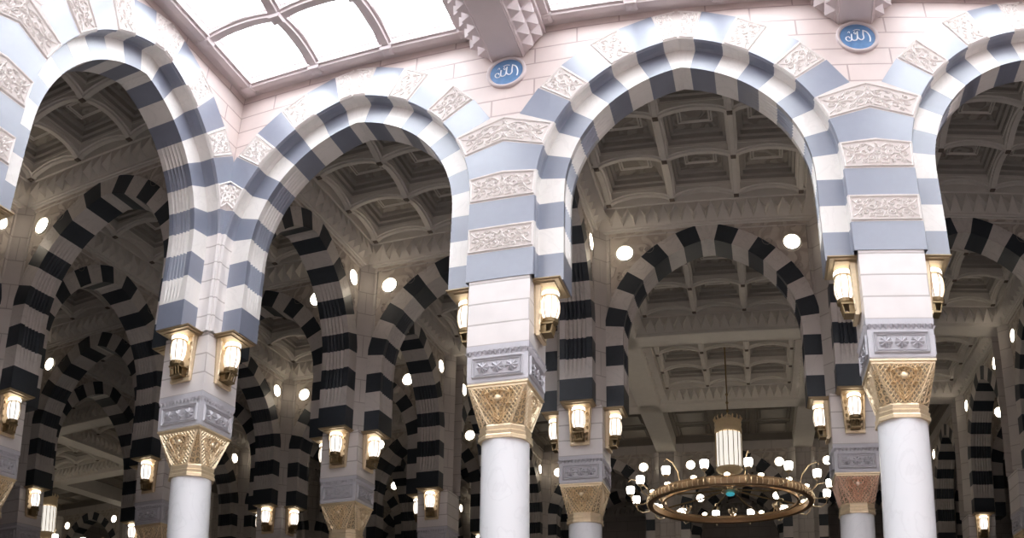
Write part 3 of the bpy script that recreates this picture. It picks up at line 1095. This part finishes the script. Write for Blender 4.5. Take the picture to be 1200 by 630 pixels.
# ------------------------------------------------------------------ what each thing is called
LABELS = {
 ('wall_lantern', -0.5, 18): 'tiny lantern sliver at the bottom edge against the middle front column shaft',
 ('wall_lantern', -6.5, 12): 'sliver of lantern left of the far two-lantern pier',
 ('wall_lantern', -12, 11.5): 'small lit lantern at the bottom edge, below the lantern beside the corner column',
 ('wall_lantern', -12, 5.5): 'small lantern in the extreme bottom left corner of the picture',
 ('round_wall_lamp', -29, 23.7): 'tiny round lamp touching the right side of the hanging white lantern at bottom left',
 ('round_wall_lamp', -25, 23.7): 'small round lamp at the bottom left between the hanging lantern and the corner column',
 ('round_wall_lamp', -11.7, 17): 'small round lamp low, right of the corner column capital, alone below the pair',
 ('column', 0, 18): 'sliver of far pier hidden against the left side of the middle front column',
 ('column', -12, 18): 'narrow dim far pier between the corner column and the far two-lantern pier',
 ('column', -12, 12): 'tiny far pier with one lantern, just left of the pier beside the corner column',
 ('column', -30, 24): 'tiny far pier at the bottom left, against the right side of the hanging white lantern',
 ('arch', -9, 18): 'dark striped arch fragment between the corner column and the far two-lantern pier',
 ('arch', -9, 12): 'thin dark striped arch edge beside the far two-lantern pier, on its left',
 ('arch', -12, 21): 'tiny dark striped leg at the bottom edge, right of the far two-lantern pier',
 ('arch', -12, 15): 'dark striped arch leg at the bottom edge, immediately right of the corner column shaft',
 ('arch', -12, 9): 'innermost of the nested black and cream arches inside the left wall arch',
 ('arch', -27, 24): 'tiny dark striped arch behind the lower left lantern, at the bottom edge',
 # hall arches
 ('arch', 3, 0): 'blue and white striped arch with carved blocks between the corner and middle front columns',
 ('arch', 9, 0): 'widest blue and white striped arch with carved blocks, framing the big chandelier',
 ('arch', 15, 0): 'blue and white striped arch cut off by the right picture edge',
 ('arch', 0, -3): 'tall blue and white striped arch of the left wall, ending at the corner column',
 ('arch', 0, -9): 'sliver of blue and white striped arch in the top left picture corner',
 # inner arches, by the opening they are seen through
 ('arch', -6, -3): 'sliver of black and cream arch at the left picture edge, above the edge lantern',
 ('arch', -3, 0): 'largest black and cream striped arch seen through the left wall arch',
 ('arch', -6, 3): 'second of the nested black and cream arches inside the left wall arch',
 ('arch', -9, 6): 'third of the nested black and cream arches inside the left wall arch',
 ('arch', 0, 3): 'black and cream arch seen edge-on from behind the corner column to the column behind it',
 ('arch', 6, 3): 'black and cream arch seen edge-on right beside the middle front column, fluted underneath',
 ('arch', 12, 3): 'black and cream arch seen edge-on just left of the right front column',
 ('arch', -3, 6): 'small black and cream arch curving out behind the corner column, under a round lamp',
 ('arch', 3, 6): 'black and cream arch rising rightward behind the middle front column, below two round lamps',
 ('arch', 9, 6): 'full black and cream striped arch framing the chandelier, inside the widest front arch',
 ('arch', 15, 6): 'black and cream arch crossing the top of the rightmost opening, right of the right column',
 ('arch', -6, 9): 'dim black and cream arch leg just right of the corner column capital',
 ('arch', 0, 9): 'black and cream arch leg left of the middle front column, ending at a small lantern',
 ('arch', 18, 9): 'black and cream arch leg touching the right picture edge',
 ('arch', -3, 12): 'black and cream arch between two small round lamps, low behind the column beside the corner',
 ('arch', 0, 15): 'narrow black and cream arch leg right against the middle front column, left side',
 ('arch', 18, 15): 'tall black and cream arch leg over the lantern at the lower right corner',
 ('arch', -3, 18): 'dark black and cream arch low between the small far column and the middle front column',
 ('arch', 21, 18): 'thin dark striped arch edge right of the lower right lantern',
 ('arch', -6, 21): 'dark striped arch leg at the bottom edge, left of the small far column',
 ('arch', 0, 21): 'dark striped arch leg at the bottom, immediately right of the middle front column',
 ('arch', 18, 21): 'narrow dark striped arch leg immediately right of the right front column',
 ('arch', -9, 24): 'tiny dark striped arch at the bottom edge, behind the column beside the corner one',
 ('arch', -3, 24): 'tiny fragment of striped arch against the middle front column shaft, left side',
 ('arch', 3, 24): 'dark striped arch at the far back, left of the chandelier ring',
 ('arch', 9, 24): 'dark striped arch at the far back, directly behind the chandelier',
 ('arch', 15, 24): 'dark striped arch sliver at the far back, right end of the chandelier',
 ('arch', 21, 24): 'dark striped arch at the bottom right, left of the lower right lantern',
 ('arch', -6, 27): 'tiny striped arch leg at the bottom edge, just left of the middle front shaft',
 ('arch', 0, 27): 'tiny striped arch leg at the bottom, behind the capital right of the middle front column',
 ('arch', -9, 30): 'tiny far striped arch at the bottom edge left of the small far column',
 ('arch', 3, 30): 'tiny far striped arch seen beneath the striped arch left of the chandelier ring',
 ('arch', 9, 30): 'tiny far striped arch seen through the ring of the chandelier',
 ('arch', 15, 30): 'tiny far striped arch right of the chandelier, beside the rose gold capital',
 # columns
 ('column', -6, 0): 'column at the left picture edge under a lit lantern, capital half cut off',
 ('column', 0, 0): 'white column with gold capital at the inner corner, two lanterns above its edge',
 ('column', 6, 0): 'large white column with gold capital in the middle of the picture',
 ('column', 12, 0): 'largest white column with gold capital, on the right of the picture',
 ('column', -12, 6): 'dim column at the bottom left corner, behind the left edge column',
 ('column', -6, 6): 'dim column with lantern directly left of the corner column shaft',
 ('column', 0, 6): 'column with gold capital midway between the corner and middle front columns, two lanterns above',
 ('column', 6, 6): 'column with gold capital directly right of the middle front column, three lanterns above',
 ('column', 12, 6): 'column with rose gold capital directly left of the right front column',
 ('column', -6, 12): 'small far pier under two lanterns, right of the corner column at the bottom edge',
 ('column', 0, 12): 'small far pier with one front lantern, left of the middle front column',
 ('column', 18, 12): 'dim pier at the right picture edge, below a narrow round lamp',
 ('column', -6, 18): 'tiny far pier at the bottom edge behind the column beside the corner one',
 ('column', 18, 18): 'dim far pier with a lantern near the lower right corner',
 ('column', -24, 24): 'tiny far pier at the bottom left, midway between the hanging lantern and the corner column',
 ('column', -18, 24): 'tiny far pier at the bottom, touching the corner column shaft on its right',
 ('column', -12, 24): 'tiny far pier at the bottom between the two-lantern pier and the nearer gold capital',
 ('column', 0, 24): 'tiny far pier right of the middle front column shaft',
 ('column', 6, 24): 'dim far pier behind the left end of the chandelier',
 ('column', 12, 24): 'dim far pier behind the right end of the chandelier',
 ('column', 18, 24): 'tiny far pier immediately right of the right front column shaft',
 ('column', -6, 30): 'tiny far pier immediately left of the middle front column shaft',
 ('column', 0, -6): 'white column of the left wall, just outside the left picture edge',
 ('column', 18, 6): 'white column beyond the right picture edge, carrying the rightmost inner arch',
 # lanterns
 ('wall_lantern', 0, -5.5): 'partly seen gold lantern at the left picture edge, highest on that side',
 ('wall_lantern', 0, -.5): 'large lit gold lantern above the corner column, left one of the pair',
 ('wall_lantern', .5, 0): 'large lit gold lantern above the corner column, right one of the pair',
 ('wall_lantern', -5.5, 0): 'lit gold lantern at the left picture edge above the half cut column',
 ('wall_lantern', -.5, 0): 'lantern edge peeking out left behind the pier of the corner column',
 ('wall_lantern', 5.5, 0): 'narrow lit lantern on the left side of the middle front column',
 ('wall_lantern', 6.5, 0): 'large lit gold lantern on the right side of the middle front column',
 ('wall_lantern', 11.5, 0): 'large lit gold lantern on the left side of the right front column',
 ('wall_lantern', 12.5, 0): 'lit gold lantern on the right side of the right front column',
 ('wall_lantern', -6, 5.5): 'lit lantern immediately left of the corner column capital',
 ('wall_lantern', 0, 5.5): 'lit lantern facing front over the capital between corner and middle front columns',
 ('wall_lantern', 6, 5.5): 'lit lantern facing front on the pier right behind the middle front column',
 ('wall_lantern', 12, 5.5): 'lit lantern facing front above the rose gold capital',
 ('wall_lantern', -11.5, 6): 'small lit lantern near the bottom left corner, below a round lamp',
 ('wall_lantern', -6.5, 6): 'sliver of lantern left of the one beside the corner column capital',
 ('wall_lantern', -.5, 6): 'sliver of lantern on the left side of the pier between corner and middle columns',
 ('wall_lantern', .5, 6): 'lit lantern on the right side of the pier between corner and middle columns',
 ('wall_lantern', 5.5, 6): 'narrow lit lantern between the middle front column and the pier behind it',
 ('wall_lantern', 6.5, 6): 'lit lantern on the right side of the pier behind the middle front column',
 ('wall_lantern', 11.5, 6): 'lit lantern left of the one above the rose gold capital',
 ('wall_lantern', -6, 11.5): 'small lit lantern at the bottom edge, left one of the far two-lantern pier',
 ('wall_lantern', -5.5, 12): 'small lit lantern at the bottom edge, right one of the far two-lantern pier',
 ('wall_lantern', 0, 11.5): 'small lit lantern on the far pier just left of the middle front column',
 ('wall_lantern', -.5, 12): 'sliver of small lantern on the left side of the far pier near the middle column',
 ('wall_lantern', 18, 17.5): 'small lit lantern at the lower right corner of the picture',
 # round lamps
 ('round_wall_lamp', -5.7, -1): 'round lamp cut off by the left picture edge',
 ('round_wall_lamp', -4.9, -.3): 'round lamp above the largest inner arch, at the upper left',
 ('round_wall_lamp', .3, 4.9): 'narrow round lamp left of the bright round lamp behind the second front arch',
 ('round_wall_lamp', 6.3, 4.9): 'narrow round lamp beside the blue block of the middle front column',
 ('round_wall_lamp', -10.9, 5.7): 'round lamp low on the left, over the small bottom left lantern',
 ('round_wall_lamp', -1, 5.7): 'half hidden round lamp over the small arch curving behind the corner column',
 ('round_wall_lamp', 1, 5.7): 'bright round lamp, largest seen through the arch between corner and middle columns',
 ('round_wall_lamp', 7.1, 5.7): 'large round lamp on the upper left of the arch framing the chandelier',
 ('round_wall_lamp', 10.9, 5.7): 'large round lamp on the upper right of the arch framing the chandelier',
 ('round_wall_lamp', -5.7, 10.9): 'left one of the two small round lamps low right of the corner column',
 ('round_wall_lamp', -4.9, 11.7): 'right one of the two small round lamps low right of the corner column',
 ('round_wall_lamp', .3, 10.9): 'narrow small round lamp left of the middle front column, upper one of its pair',
 ('round_wall_lamp', -1, 11.7): 'small round lamp left of the narrow one near the middle front column',
 ('round_wall_lamp', .3, 13.1): 'tiny round lamp sliver against the left side of the middle front column',
 ('round_wall_lamp', 17.7, 10.9): 'narrow round lamp near the right picture edge, highest on that side',
 ('round_wall_lamp', 17.7, 13.1): 'tiny narrow round lamp between the right edge lamp and the tall striped leg',
 ('round_wall_lamp', 17.7, 17): 'narrow round lamp left of the tall striped arch leg at lower right',
 ('round_wall_lamp', 19, 17.7): 'small round lamp at the top of the tall striped arch leg at lower right',
 ('round_wall_lamp', 17.7, 23): 'tiny narrow round lamp immediately right of the right front column shaft',
 ('round_wall_lamp', -4.9, 17.7): 'tiny round lamp above the lantern of the pier beside the corner column, right side',
 ('round_wall_lamp', -1, 17.7): 'small round lamp against the gold capital of the middle front column, left side',
 ('round_wall_lamp', .3, 23): 'tiny narrow round lamp just right of the middle front shaft, left one of two',
 ('round_wall_lamp', 1, 23.7): 'tiny round lamp just right of the middle front shaft, right one of two',
 ('round_wall_lamp', -7.1, 23.7): 'tiny round lamp low, left of the small far pier lantern',
 ('round_wall_lamp', 4.9, 23.7): 'round lamp behind the chandelier, leftmost of the four over its ring',
 ('round_wall_lamp', 7.1, 23.7): 'round lamp behind the chandelier, immediately left of its tall white lantern',
 ('round_wall_lamp', 10.9, 23.7): 'round lamp behind the chandelier, right of its tall white lantern',
 ('round_wall_lamp', 13.1, 23.7): 'round lamp behind the chandelier, rightmost of the four over its ring',
 ('round_wall_lamp', -5.7, 29): 'tiny round lamp at the bottom edge, left of the middle front shaft',
 ('round_wall_lamp', 7.1, 29.7): 'tiny round lamp seen inside the chandelier ring, left one of two',
 ('round_wall_lamp', 10.9, 29.7): 'tiny round lamp seen inside the chandelier ring, right one of two',
}


def label_for(kind, x, y):
    for (k, a, b), text in LABELS.items():
        if k == kind and abs(a - x) < .12 and abs(b - y) < .12:
            return text
    return None


# ------------------------------------------------------------------ the plan of the place
ARCH_X = []     # arches in walls that run along x: (bay centre x, wall y)
ARCH_Y = []     # arches in walls that run along y: (wall x, bay centre y)
ARCH_X += [(-27, 24), (-9, 6), (-9, 12), (-9, 18), (-9, 24), (-9, 30), (-3, 0), (-3, 6), (-3, 12), (-3, 18), (-3, 24), (3, 6), (3, 24), (3, 30), (9, 6), (9, 24), (9, 30), (15, 6), (15, 24), (15, 30), (21, 18), (21, 24)]
ARCH_Y += [(-12, 9), (-12, 15), (-12, 21), (-6, -3), (-6, 3), (-6, 9), (-6, 21), (-6, 27), (0, 3), (0, 9), (0, 15), (0, 21), (0, 27), (6, 3), (12, 3), (18, 9), (18, 15), (18, 21)]
WALL_ONLY_X = [(-21, 24), (-15, 24), (-15, 6), (-21, 6), (-3, 30)]
WALL_ONLY_Y = [(-12, 3), (-6, 15)]
for (x, y) in WALL_ONLY_X + WALL_ONLY_Y:
    struct('wall_inner', wall_in_me, (x, y, 0), PI / 2 if (x, y) in WALL_ONLY_Y else 0)

# hall walls: the hall is x 0..18, y -18..0
HALL_F = [(3, 'lc'), (9, 'mid'), (15, 'rc')]
HALL_L = [(-3, 'rc'), (-9, 'mid'), (-15, 'lc')]
W = {'lc': wall_lc_me, 'mid': wall_mid_me, 'rc': wall_rc_me}
OO = {'lc': order_lc, 'mid': order_mid, 'rc': order_rc}
far_group = 'black and cream arches of the inner arcades'


def arch(ring, cx, cy, rz, label, group, order=None, cat='arch'):
    if order:
        o = link('arch', None, None, (cx, cy, 0), rz, label=label, category=cat, group=group)
        link('outer_order', order, o)
        link('inner_order', ring, o)
        o.empty_display_size = .3
    else:
        o = link('arch', ring, None, (cx, cy, 0), rz, label=label, category=cat, group=group)
    return o


n = 0
for c, k in HALL_F:
    n += 1
    struct('wall_front' if n == 1 else 'wall_front.%03d' % (n - 1), W[k], (c, 0, 0))
    arch(ring_hall, c, 0, 0, label_for('arch', c, 0), 'striped arches of the bright hall', OO[k])
n = 0
for c, k in HALL_L[:2]:
    n += 1
    struct('wall_left' if n == 1 else 'wall_left.%03d' % (n - 1), W[k], (0, c, 0), PI / 2)
    arch(ring_hall, 0, c, PI / 2, label_for('arch', 0, c), 'striped arches of the bright hall', OO[k])


# far, unseen sides of the hall: plain stone, they only close the room
def slab(name, mat, *a):
    b = MB(mat)
    b.box(*a)
    return struct(name, b.mesh(name))


slab('wall_right', 'hall_wall', 18.5, 19, -18.5, -.5, 0, 14.3)
slab('wall_back', 'hall_wall', -.5, 18.5, -19, -18.5, 0, 14.3)
slab('wall_left_far', 'hall_wall', -.7, .49, -18.5, -12.0, 0, 14.3)
slab('floor', 'floor', -40, 40, -30, 50, -.2, 0)
slab('wall_far', 'in_wall', -40, 40, 36.1, 36.5, 0, 14.3)
slab('wall_west', 'in_wall', -30.9, -30.5, -30, 44, 0, 14.3)
slab('wall_east', 'in_wall', 36, 36.4, -30, 44, 0, 14.3)
slab('wall_south', 'in_wall', -36, 36, -24.4, -24, 0, 14.3)
b = MB('dark')
b.box(-36, 0.0, -30, 0, 14.12, 14.3)
b.box(18.0, 36, -30, 0, 14.12, 14.3)
b.box(-36, 36, 0, 44, 14.12, 14.3)
b.box(-36, 36, -30, -18, 14.12, 14.3)
struct('ceiling_roof', b.mesh('roof'))

for (x, y) in ARCH_X:
    lb = label_for('arch', x, y)
    arch(ring_in, x, y, 0, lb, far_group)
    struct('wall_inner', wall_in_me, (x, y, 0))
for (x, y) in ARCH_Y:
    lb = label_for('arch', x, y)
    arch(ring_in, x, y, PI / 2, lb, far_group)
    struct('wall_inner', wall_in_me, (x, y, 0), PI / 2)

# ---- ceilings
for x in (-27, -21, -15, -9, -3, 3, 9, 15, 21):
    for y in (-3, 3, 9, 15, 21, 27):
        if y < 0 and not (-9 <= x <= -3):
            continue
        if x >= 21 and y > 21:
            continue
        ceiling_bay(x, y)
for x in (-21, -15, -9, -3, 3, 9, 15):
    ceiling_bay(x, 33)
# flat beams between the bays of the two dark halls
fb = MB('ceiling')
fb.box(-3, 3, -.42, .42, 12.78, 13.5)
fbm = fb.mesh('beam')
for hx in (0, -30):
    for y in (12, 18):
        for x in (3, 9, 15):
            tn += 1
            struct('trim_%d' % tn, fbm, (hx + x, y, 0))
    for x in (6, 12):
        for y in (9, 15, 21):
            tn += 1
            struct('trim_%d' % tn, fbm, (hx + x, y, 0), PI / 2)

# ---- columns
arx, ary = set(ARCH_X), set(ARCH_Y)
HALLX = {(3, 0), (9, 0), (15, 0)}
HALLY = {(0, -3), (0, -9)}
PIERS = [(-30, 24), (-24, 24), (-18, 24), (-12, 6), (-12, 12), (-12, 18), (-12, 24), (-6, 0), (-6, 6), (-6, 12), (-6, 18), (-6, 30), (0, -6), (0, 0), (0, 6), (0, 12), (0, 18), (0, 24), (6, 0), (6, 6), (6, 24), (12, 0), (12, 6), (12, 24), (18, 6), (18, 12), (18, 18), (18, 24)]
# lanterns and round lamps that the photo shows (the others hide behind arches and columns)
LANTERNS = {(0.0, -5.5), (0.0, -0.5), (-5.5, 0.0), (-0.5, 0.0), (0.5, 0.0), (5.5, 0.0), (6.5, 0.0), (11.5, 0.0), (12.5, 0.0), (-12.0, 5.5), (-6.0, 5.5), (0.0, 5.5), (6.0, 5.5), (12.0, 5.5), (-11.5, 6.0), (-6.5, 6.0), (-0.5, 6.0), (0.5, 6.0), (5.5, 6.0), (6.5, 6.0), (11.5, 6.0), (-12.0, 11.5), (-6.0, 11.5), (0.0, 11.5), (-6.5, 12.0), (-5.5, 12.0), (-0.5, 12.0), (18.0, 17.5), (-0.5, 18.0)}
ROUND_LAMPS = {(0.3, 10.9), (-29.0, 23.7), (-25.0, 23.7), (-11.7, 17.0), (-1.0, 11.7), (-1.0, 17.7), (0.3, 13.1), (-7.1, 23.7), (-4.9, -0.3), (7.1, 5.7), (0.3, 23.0), (1.0, 5.7), (-10.9, 5.7), (10.9, 5.7), (-5.7, 10.9), (4.9, 23.7), (7.1, 23.7), (19.0, 17.7), (6.3, 4.9), (7.1, 29.7), (13.1, 23.7), (1.0, 23.7), (-5.7, 29.0), (10.9, 23.7), (17.7, 10.9), (-1.0, 5.7), (17.7, 13.1), (10.9, 29.7), (-5.7, -1.0), (-4.9, 11.7), (17.7, 17.0), (-4.9, 17.7), (0.3, 4.9), (17.7, 23.0)}

cap_copper = mesh_cap.copy()
for i, m in enumerate(cap_copper.materials):
    cap_copper.materials[i] = M['copper'] if m == M['gold'] else M['gold_dark']

for (x, y) in PIERS:
    kind = 'inner'
    if (x, y) == (0, 0):
        kind = 'corner'
    elif y == 0 and x > 0:
        kind = 'front'
    elif x == 0 and y < 0:
        kind = 'left'
    lb = label_for('column', x, y)
    o = link('column', None, None, (x, y, 0), 0, label=lb, category='column', group='columns with gold capitals')
    link('base', mesh_base, o)
    link('shaft', mesh_shaft, o)
    link('collar', mesh_collar, o, label='stepped gold neck ring')
    link('capital', cap_copper if (x, y) == (12, 6) else mesh_cap, o, label='gilded lattice capital')
    link('abacus', mesh_abacus, o)
    link('frieze_block', mesh_frieze, o, label='grey marble block carved with rosettes')
    link('pier', PIER[kind], o, label='pale marble courses above the grey block')
    # lanterns under every arch that springs from this pier
    for face, hit in (((1, 0), (x + 3, y) in arx | HALLX), ((-1, 0), (x - 3, y) in arx | HALLX), ((0, 1), (x, y + 3) in ary | HALLY), ((0, -1), (x, y - 3) in ary | HALLY)):
        if not hit or face == (0, 1):
            continue
        if face == (1, 0) and x > 12 or (x, y) == (0, -6):
            continue
        lb = label_for('wall_lantern', x + face[0] * .5, y + face[1] * .5)
        lantern(x, y, face, lb, 'gold wall lanterns on the piers')
# the left wall's arch also springs over a lantern on the pier cut off by the frame
lantern(0, -6, (0, 1), label_for('wall_lantern', 0, -5.5), 'gold wall lanterns on the piers')

# ---- round lamps in the spandrels (on the faces that look towards the hall or along it)
for (cx, cy) in ARCH_X:
    for s_ in (1, -1):
        x = cx + s_ * 1.95
        round_lamp(x, cy - .345, (0, -1), label_for('round_wall_lamp', x, cy - .345), 'round lamps above the arches')
for (cx, cy) in ARCH_Y:
    for s_ in (1, -1):
        y = cy + s_ * 1.95
        for fx in ((1,) if cx < 6 else (1, -1) if cx == 6 else (-1,)):
            x = cx + fx * .345
            round_lamp(x, y, (fx, 0), label_for('round_wall_lamp', x, y), 'round lamps above the arches')

# ------------------------------------------------------------------ roundels with calligraphy over the front columns
def stroke(b, pts, wd, y):
    """flat raised pen stroke of varying width in the x-z plane"""
    P = [Vector((p[0], 0, p[1])) for p in pts]
    fr, bk = [], []
    vs, fs = [], []
    for i, p in enumerate(P):
        t = (P[min(i + 1, len(P) - 1)] - P[max(i - 1, 0)]).normalized()
        n_ = Vector((-t.z, 0, t.x))
        w_ = wd[i] if isinstance(wd, (list, tuple)) else wd
        vs += [(p.x - n_.x * w_, y, p.z - n_.z * w_), (p.x, y - .012, p.z), (p.x + n_.x * w_, y, p.z + n_.z * w_)]
    for i in range(len(P) - 1):
        a = 3 * i
        fs += [(a, a + 1, a + 4, a + 3), (a + 1, a + 2, a + 5, a + 4)]
    b.add(vs, fs)


def smooth_pts(p, n=5):
    out = []
    for i in range(len(p) - 1):
        p0, p1, p2, p3 = p[max(i - 1, 0)], p[i], p[i + 1], p[min(i + 2, len(p) - 1)]
        for k in range(n):
            t = k / n
            out.append(tuple(.5 * (2 * p1[j] + (p2[j] - p0[j]) * t + (2 * p0[j] - 5 * p1[j] + 4 * p2[j] - p3[j]) * t * t + (3 * p1[j] - p0[j] - 3 * p2[j] + p3[j]) * t ** 3) for j in (0, 1)))
    out.append(p[-1])
    return out


def roundel(x, label):
    n = 48
    o = bpy.data.objects.new('roundel', None)
    COL.objects.link(o)
    o.location = (x, -.5, 12.55)
    o['label'], o['category'], o['group'] = label, 'roundel', 'calligraphy roundels'

    def ring_(b, prof, c0, c1):
        b.rings([[(r * math.cos(2 * PI * i / n), y, r * math.sin(2 * PI * i / n)) for i in range(n)] for r, y in prof], c0, c1)
    b = MB('hall_plaster')
    ring_(b, [(.36, 0), (.36, -.05), (.34, -.065), (.31, -.06), (.295, -.035)], False, False)
    link('rim', autosmooth(b.mesh('rim')), o, label='pale stone rim')
    b = MB('enamel')
    ring_(b, [(.30, -.02), (.298, -.035)], False, True)
    link('disc', b.mesh('disc'), o, label='blue enamel disc')
    b = MB('white_paint')
    y = -.037
    # right curved alif, then two lams joined to the ha with its tail
    stroke(b, smooth_pts([(.12, .14), (.17, .10), (.20, .02), (.205, -.06), (.19, -.13)]), .0125, y)
    stroke(b, smooth_pts([(.11, .15), (.10, .05), (.10, -.03), (.06, -.075), (.02, -.05), (.0, .0), (.01, .12)]), .0125, y)
    stroke(b, smooth_pts([(.0, .02), (-.015, -.06), (-.06, -.09), (-.10, -.06), (-.095, .06)]), .0125, y)
    stroke(b, smooth_pts([(-.10, -.02), (-.12, -.09), (-.17, -.10), (-.20, -.06), (-.19, -.01), (-.15, .0), (-.125, -.04)]), .011, y)
    stroke(b, smooth_pts([(-.03, .12), (-.05, .09), (-.03, .06), (-.015, .09)]), .008, y)
    stroke(b, smooth_pts([(-.06, .14), (.0, .165), (.06, .15)]), .007, y)
    stroke(b, smooth_pts([(-.16, .09), (-.13, .12), (-.12, .08)]), .007, y)
    link('lettering', b.mesh('lettering'), o, label='white Arabic calligraphy')


roundel(6, 'blue calligraphy roundel above the middle front column')
roundel(12, 'blue calligraphy roundel above the right front column')


# ------------------------------------------------------------------ chandeliers
def chandelier(x, y, label):
    o = link('chandelier', None, None, (x, y, 0), 0, label=label, category='chandelier')
    # rod and canopy
    b = MB('bronze')
    b.lathe([(.16, 13.97), (.16, 13.92), (.08, 13.86), (.03, 13.76)], 16)
    b.tube([(0, 0, 11.2), (0, 0, 13.9)], .022, 8)
    for z in (11.45, 11.75, 12.05):
        b.lathe([(.02, z - .06), (.055, z), (.02, z + .06)], 10)
    link('rod', autosmooth(b.mesh('rod')), o)
    # crown over the central lantern
    b = MB('gold')
    b.lathe([(.10, 11.3), (.16, 11.22), (.30, 11.15), (.44, 11.08), (.46, 10.95), (.44, 10.86), (.46, 10.8), (.46, 10.68), (.43, 10.64)], 32)
    for i in range(16):
        a = 2 * PI * i / 16
        b.tube([(.43 * math.cos(a), .43 * math.sin(a), 11.06), (.47 * math.cos(a), .47 * math.sin(a), 11.16), (.44 * math.cos(a), .44 * math.sin(a), 11.24)], [.03, .03, .005], 6)
    link('crown', autosmooth(b.mesh('crown')), o, label='gold crown')
    b = MB('lantern_white')
    b.lathe([(.40, 9.42), (.43, 9.55), (.43, 10.62)], 16)
    link('glass_shade', b.mesh('glass_shade'), o, label='tall frosted white lantern')
    b = MB('bronze')
    for i in range(16):
        a = 2 * PI * i / 16
        b.tube([(.42 * math.cos(a), .42 * math.sin(a), 9.42), (.445 * math.cos(a), .445 * math.sin(a), 9.55), (.445 * math.cos(a), .445 * math.sin(a), 10.64)], .014, 5)
    link('cage', b.mesh('cage'), o)
    b = MB('gold')
    b.lathe([(.43, 9.44), (.46, 9.38), (.40, 9.3), (.2, 9.2), (.12, 9.0), (.16, 8.9), (.1, 8.75), (.28, 8.68), (.3, 8.62), (.12, 8.58)], 32)
    link('stem', autosmooth(b.mesh('stem')), o)
    b = MB('cyan')
    b.lathe([(.11, 8.59), (.15, 8.55), (.12, 8.5), (.03, 8.47)], 20)
    link('finial', autosmooth(b.mesh('finial')), o, label='turquoise glass finial')
    # big ring with a box section and fillets
    b = MB('copper_dark')
    n = 72
    prof = [(2.60, 8.42), (2.72, 8.44), (2.76, 8.36), (2.74, 8.18), (2.70, 8.14), (2.56, 8.16), (2.54, 8.34)]
    b.rings([[(r * math.cos(2 * PI * i / n), r * math.sin(2 * PI * i / n), z) for i in range(n)] for r, z in prof + prof[:1]], False, False)
    b.rings([[(r * math.cos(2 * PI * i / n), r * math.sin(2 * PI * i / n), z) for i in range(n)] for r, z in ((2.2, 8.3), (2.26, 8.3), (2.26, 8.22), (2.2, 8.22), (2.2, 8.3))], False, False)
    b.mat('gold')
    for i in range(96):
        a = 2 * PI * i / 96
        ca, sa = math.cos(a), math.sin(a)
        b.tube([(2.745 * ca, 2.745 * sa, 8.18), (2.775 * ca, 2.775 * sa, 8.27), (2.75 * ca, 2.75 * sa, 8.37)], .016, 5)
    link('ring', autosmooth(b.mesh('ring'), 30), o, label='great gold ring')
    for i in range(8):
        a = 2 * PI * i / 8 + PI / 8
        b = MB('bronze')
        b.tube([(.25 * math.cos(a), .25 * math.sin(a), 8.66), (1.2 * math.cos(a), 1.2 * math.sin(a), 8.5), (2.0 * math.cos(a), 2.0 * math.sin(a), 8.42), (2.6 * math.cos(a), 2.6 * math.sin(a), 8.34)], .028, 6)
        link('spoke', b.mesh('spoke'), o)
    sp_tip = None
    bc = MB('tulip')
    bc.lathe([(.085, 0), (.115, .05), (.13, .13), (.135, .22), (.125, .26)], 14)
    cupm = autosmooth(bc.mesh('glass_cup'))
    ba = MB('gold')
    ba.tube([(-.62, 0, -.18), (-.45, 0, -.32), (-.2, 0, -.33), (-.04, 0, -.2), (0, 0, -.06)], .02, 6)
    ba.lathe([(.03, -.07), (.09, -.03), (.1, .01)], 12)
    armm = ba.mesh('lamp_arm')
    bu = MB('bulb')
    bu.lathe([(.05, -.03), (.09, 0), (.085, .04), (.03, .07)], 12)
    bulbm = autosmooth(bu.mesh('bulb'))
    bk = MB('gold')     # little gold basket standing on the inner ring
    for i in range(8):
        a = 2 * PI * i / 8
        bk.tube([(.02 * math.cos(a), .02 * math.sin(a), 0), (.12 * math.cos(a), .12 * math.sin(a), .05), (.17 * math.cos(a), .17 * math.sin(a), .16), (.13 * math.cos(a), .13 * math.sin(a), .2)], .018, 5)
    bk.lathe([(.03, -.08), (.07, 0), (.03, .04)], 10)
    baskm = bk.mesh('basket')
    bs = MB('gold')     # curling gold scroll rising from the ring
    bs.tube([(0, 0, 0), (.1, 0, .3), (.35, 0, .55), (.62, 0, .6), (.72, 0, .5)], [.03, .025, .02, .015, .012], 6)
    scm = bs.mesh('scroll')
    for i in range(16):
        a = 2 * PI * i / 16 + PI / 16
        l = link('lamp_arm', armm, o, (3.3 * math.cos(a), 3.3 * math.sin(a), 8.5), a)
        link('glass_cup', cupm, l, label='glowing white glass cup')
        link('bulb', bulbm, o, (2.66 * math.cos(a - .2), 2.66 * math.sin(a - .2), 8.46), 0, label='small glowing bulb')
    for i in range(8):
        a = 2 * PI * i / 8
        link('basket', baskm, o, (2.23 * math.cos(a), 2.23 * math.sin(a), 8.38))
        link('scroll', scm, o, (2.66 * math.cos(a + .2), 2.66 * math.sin(a + .2), 8.42), a + .2)
    return o


chandelier(9, 15, 'huge gold ring chandelier with tall white lantern, hanging behind the widest front arch')
chandelier(-21, 15, 'second ring chandelier with white lantern, far away at the lower left')
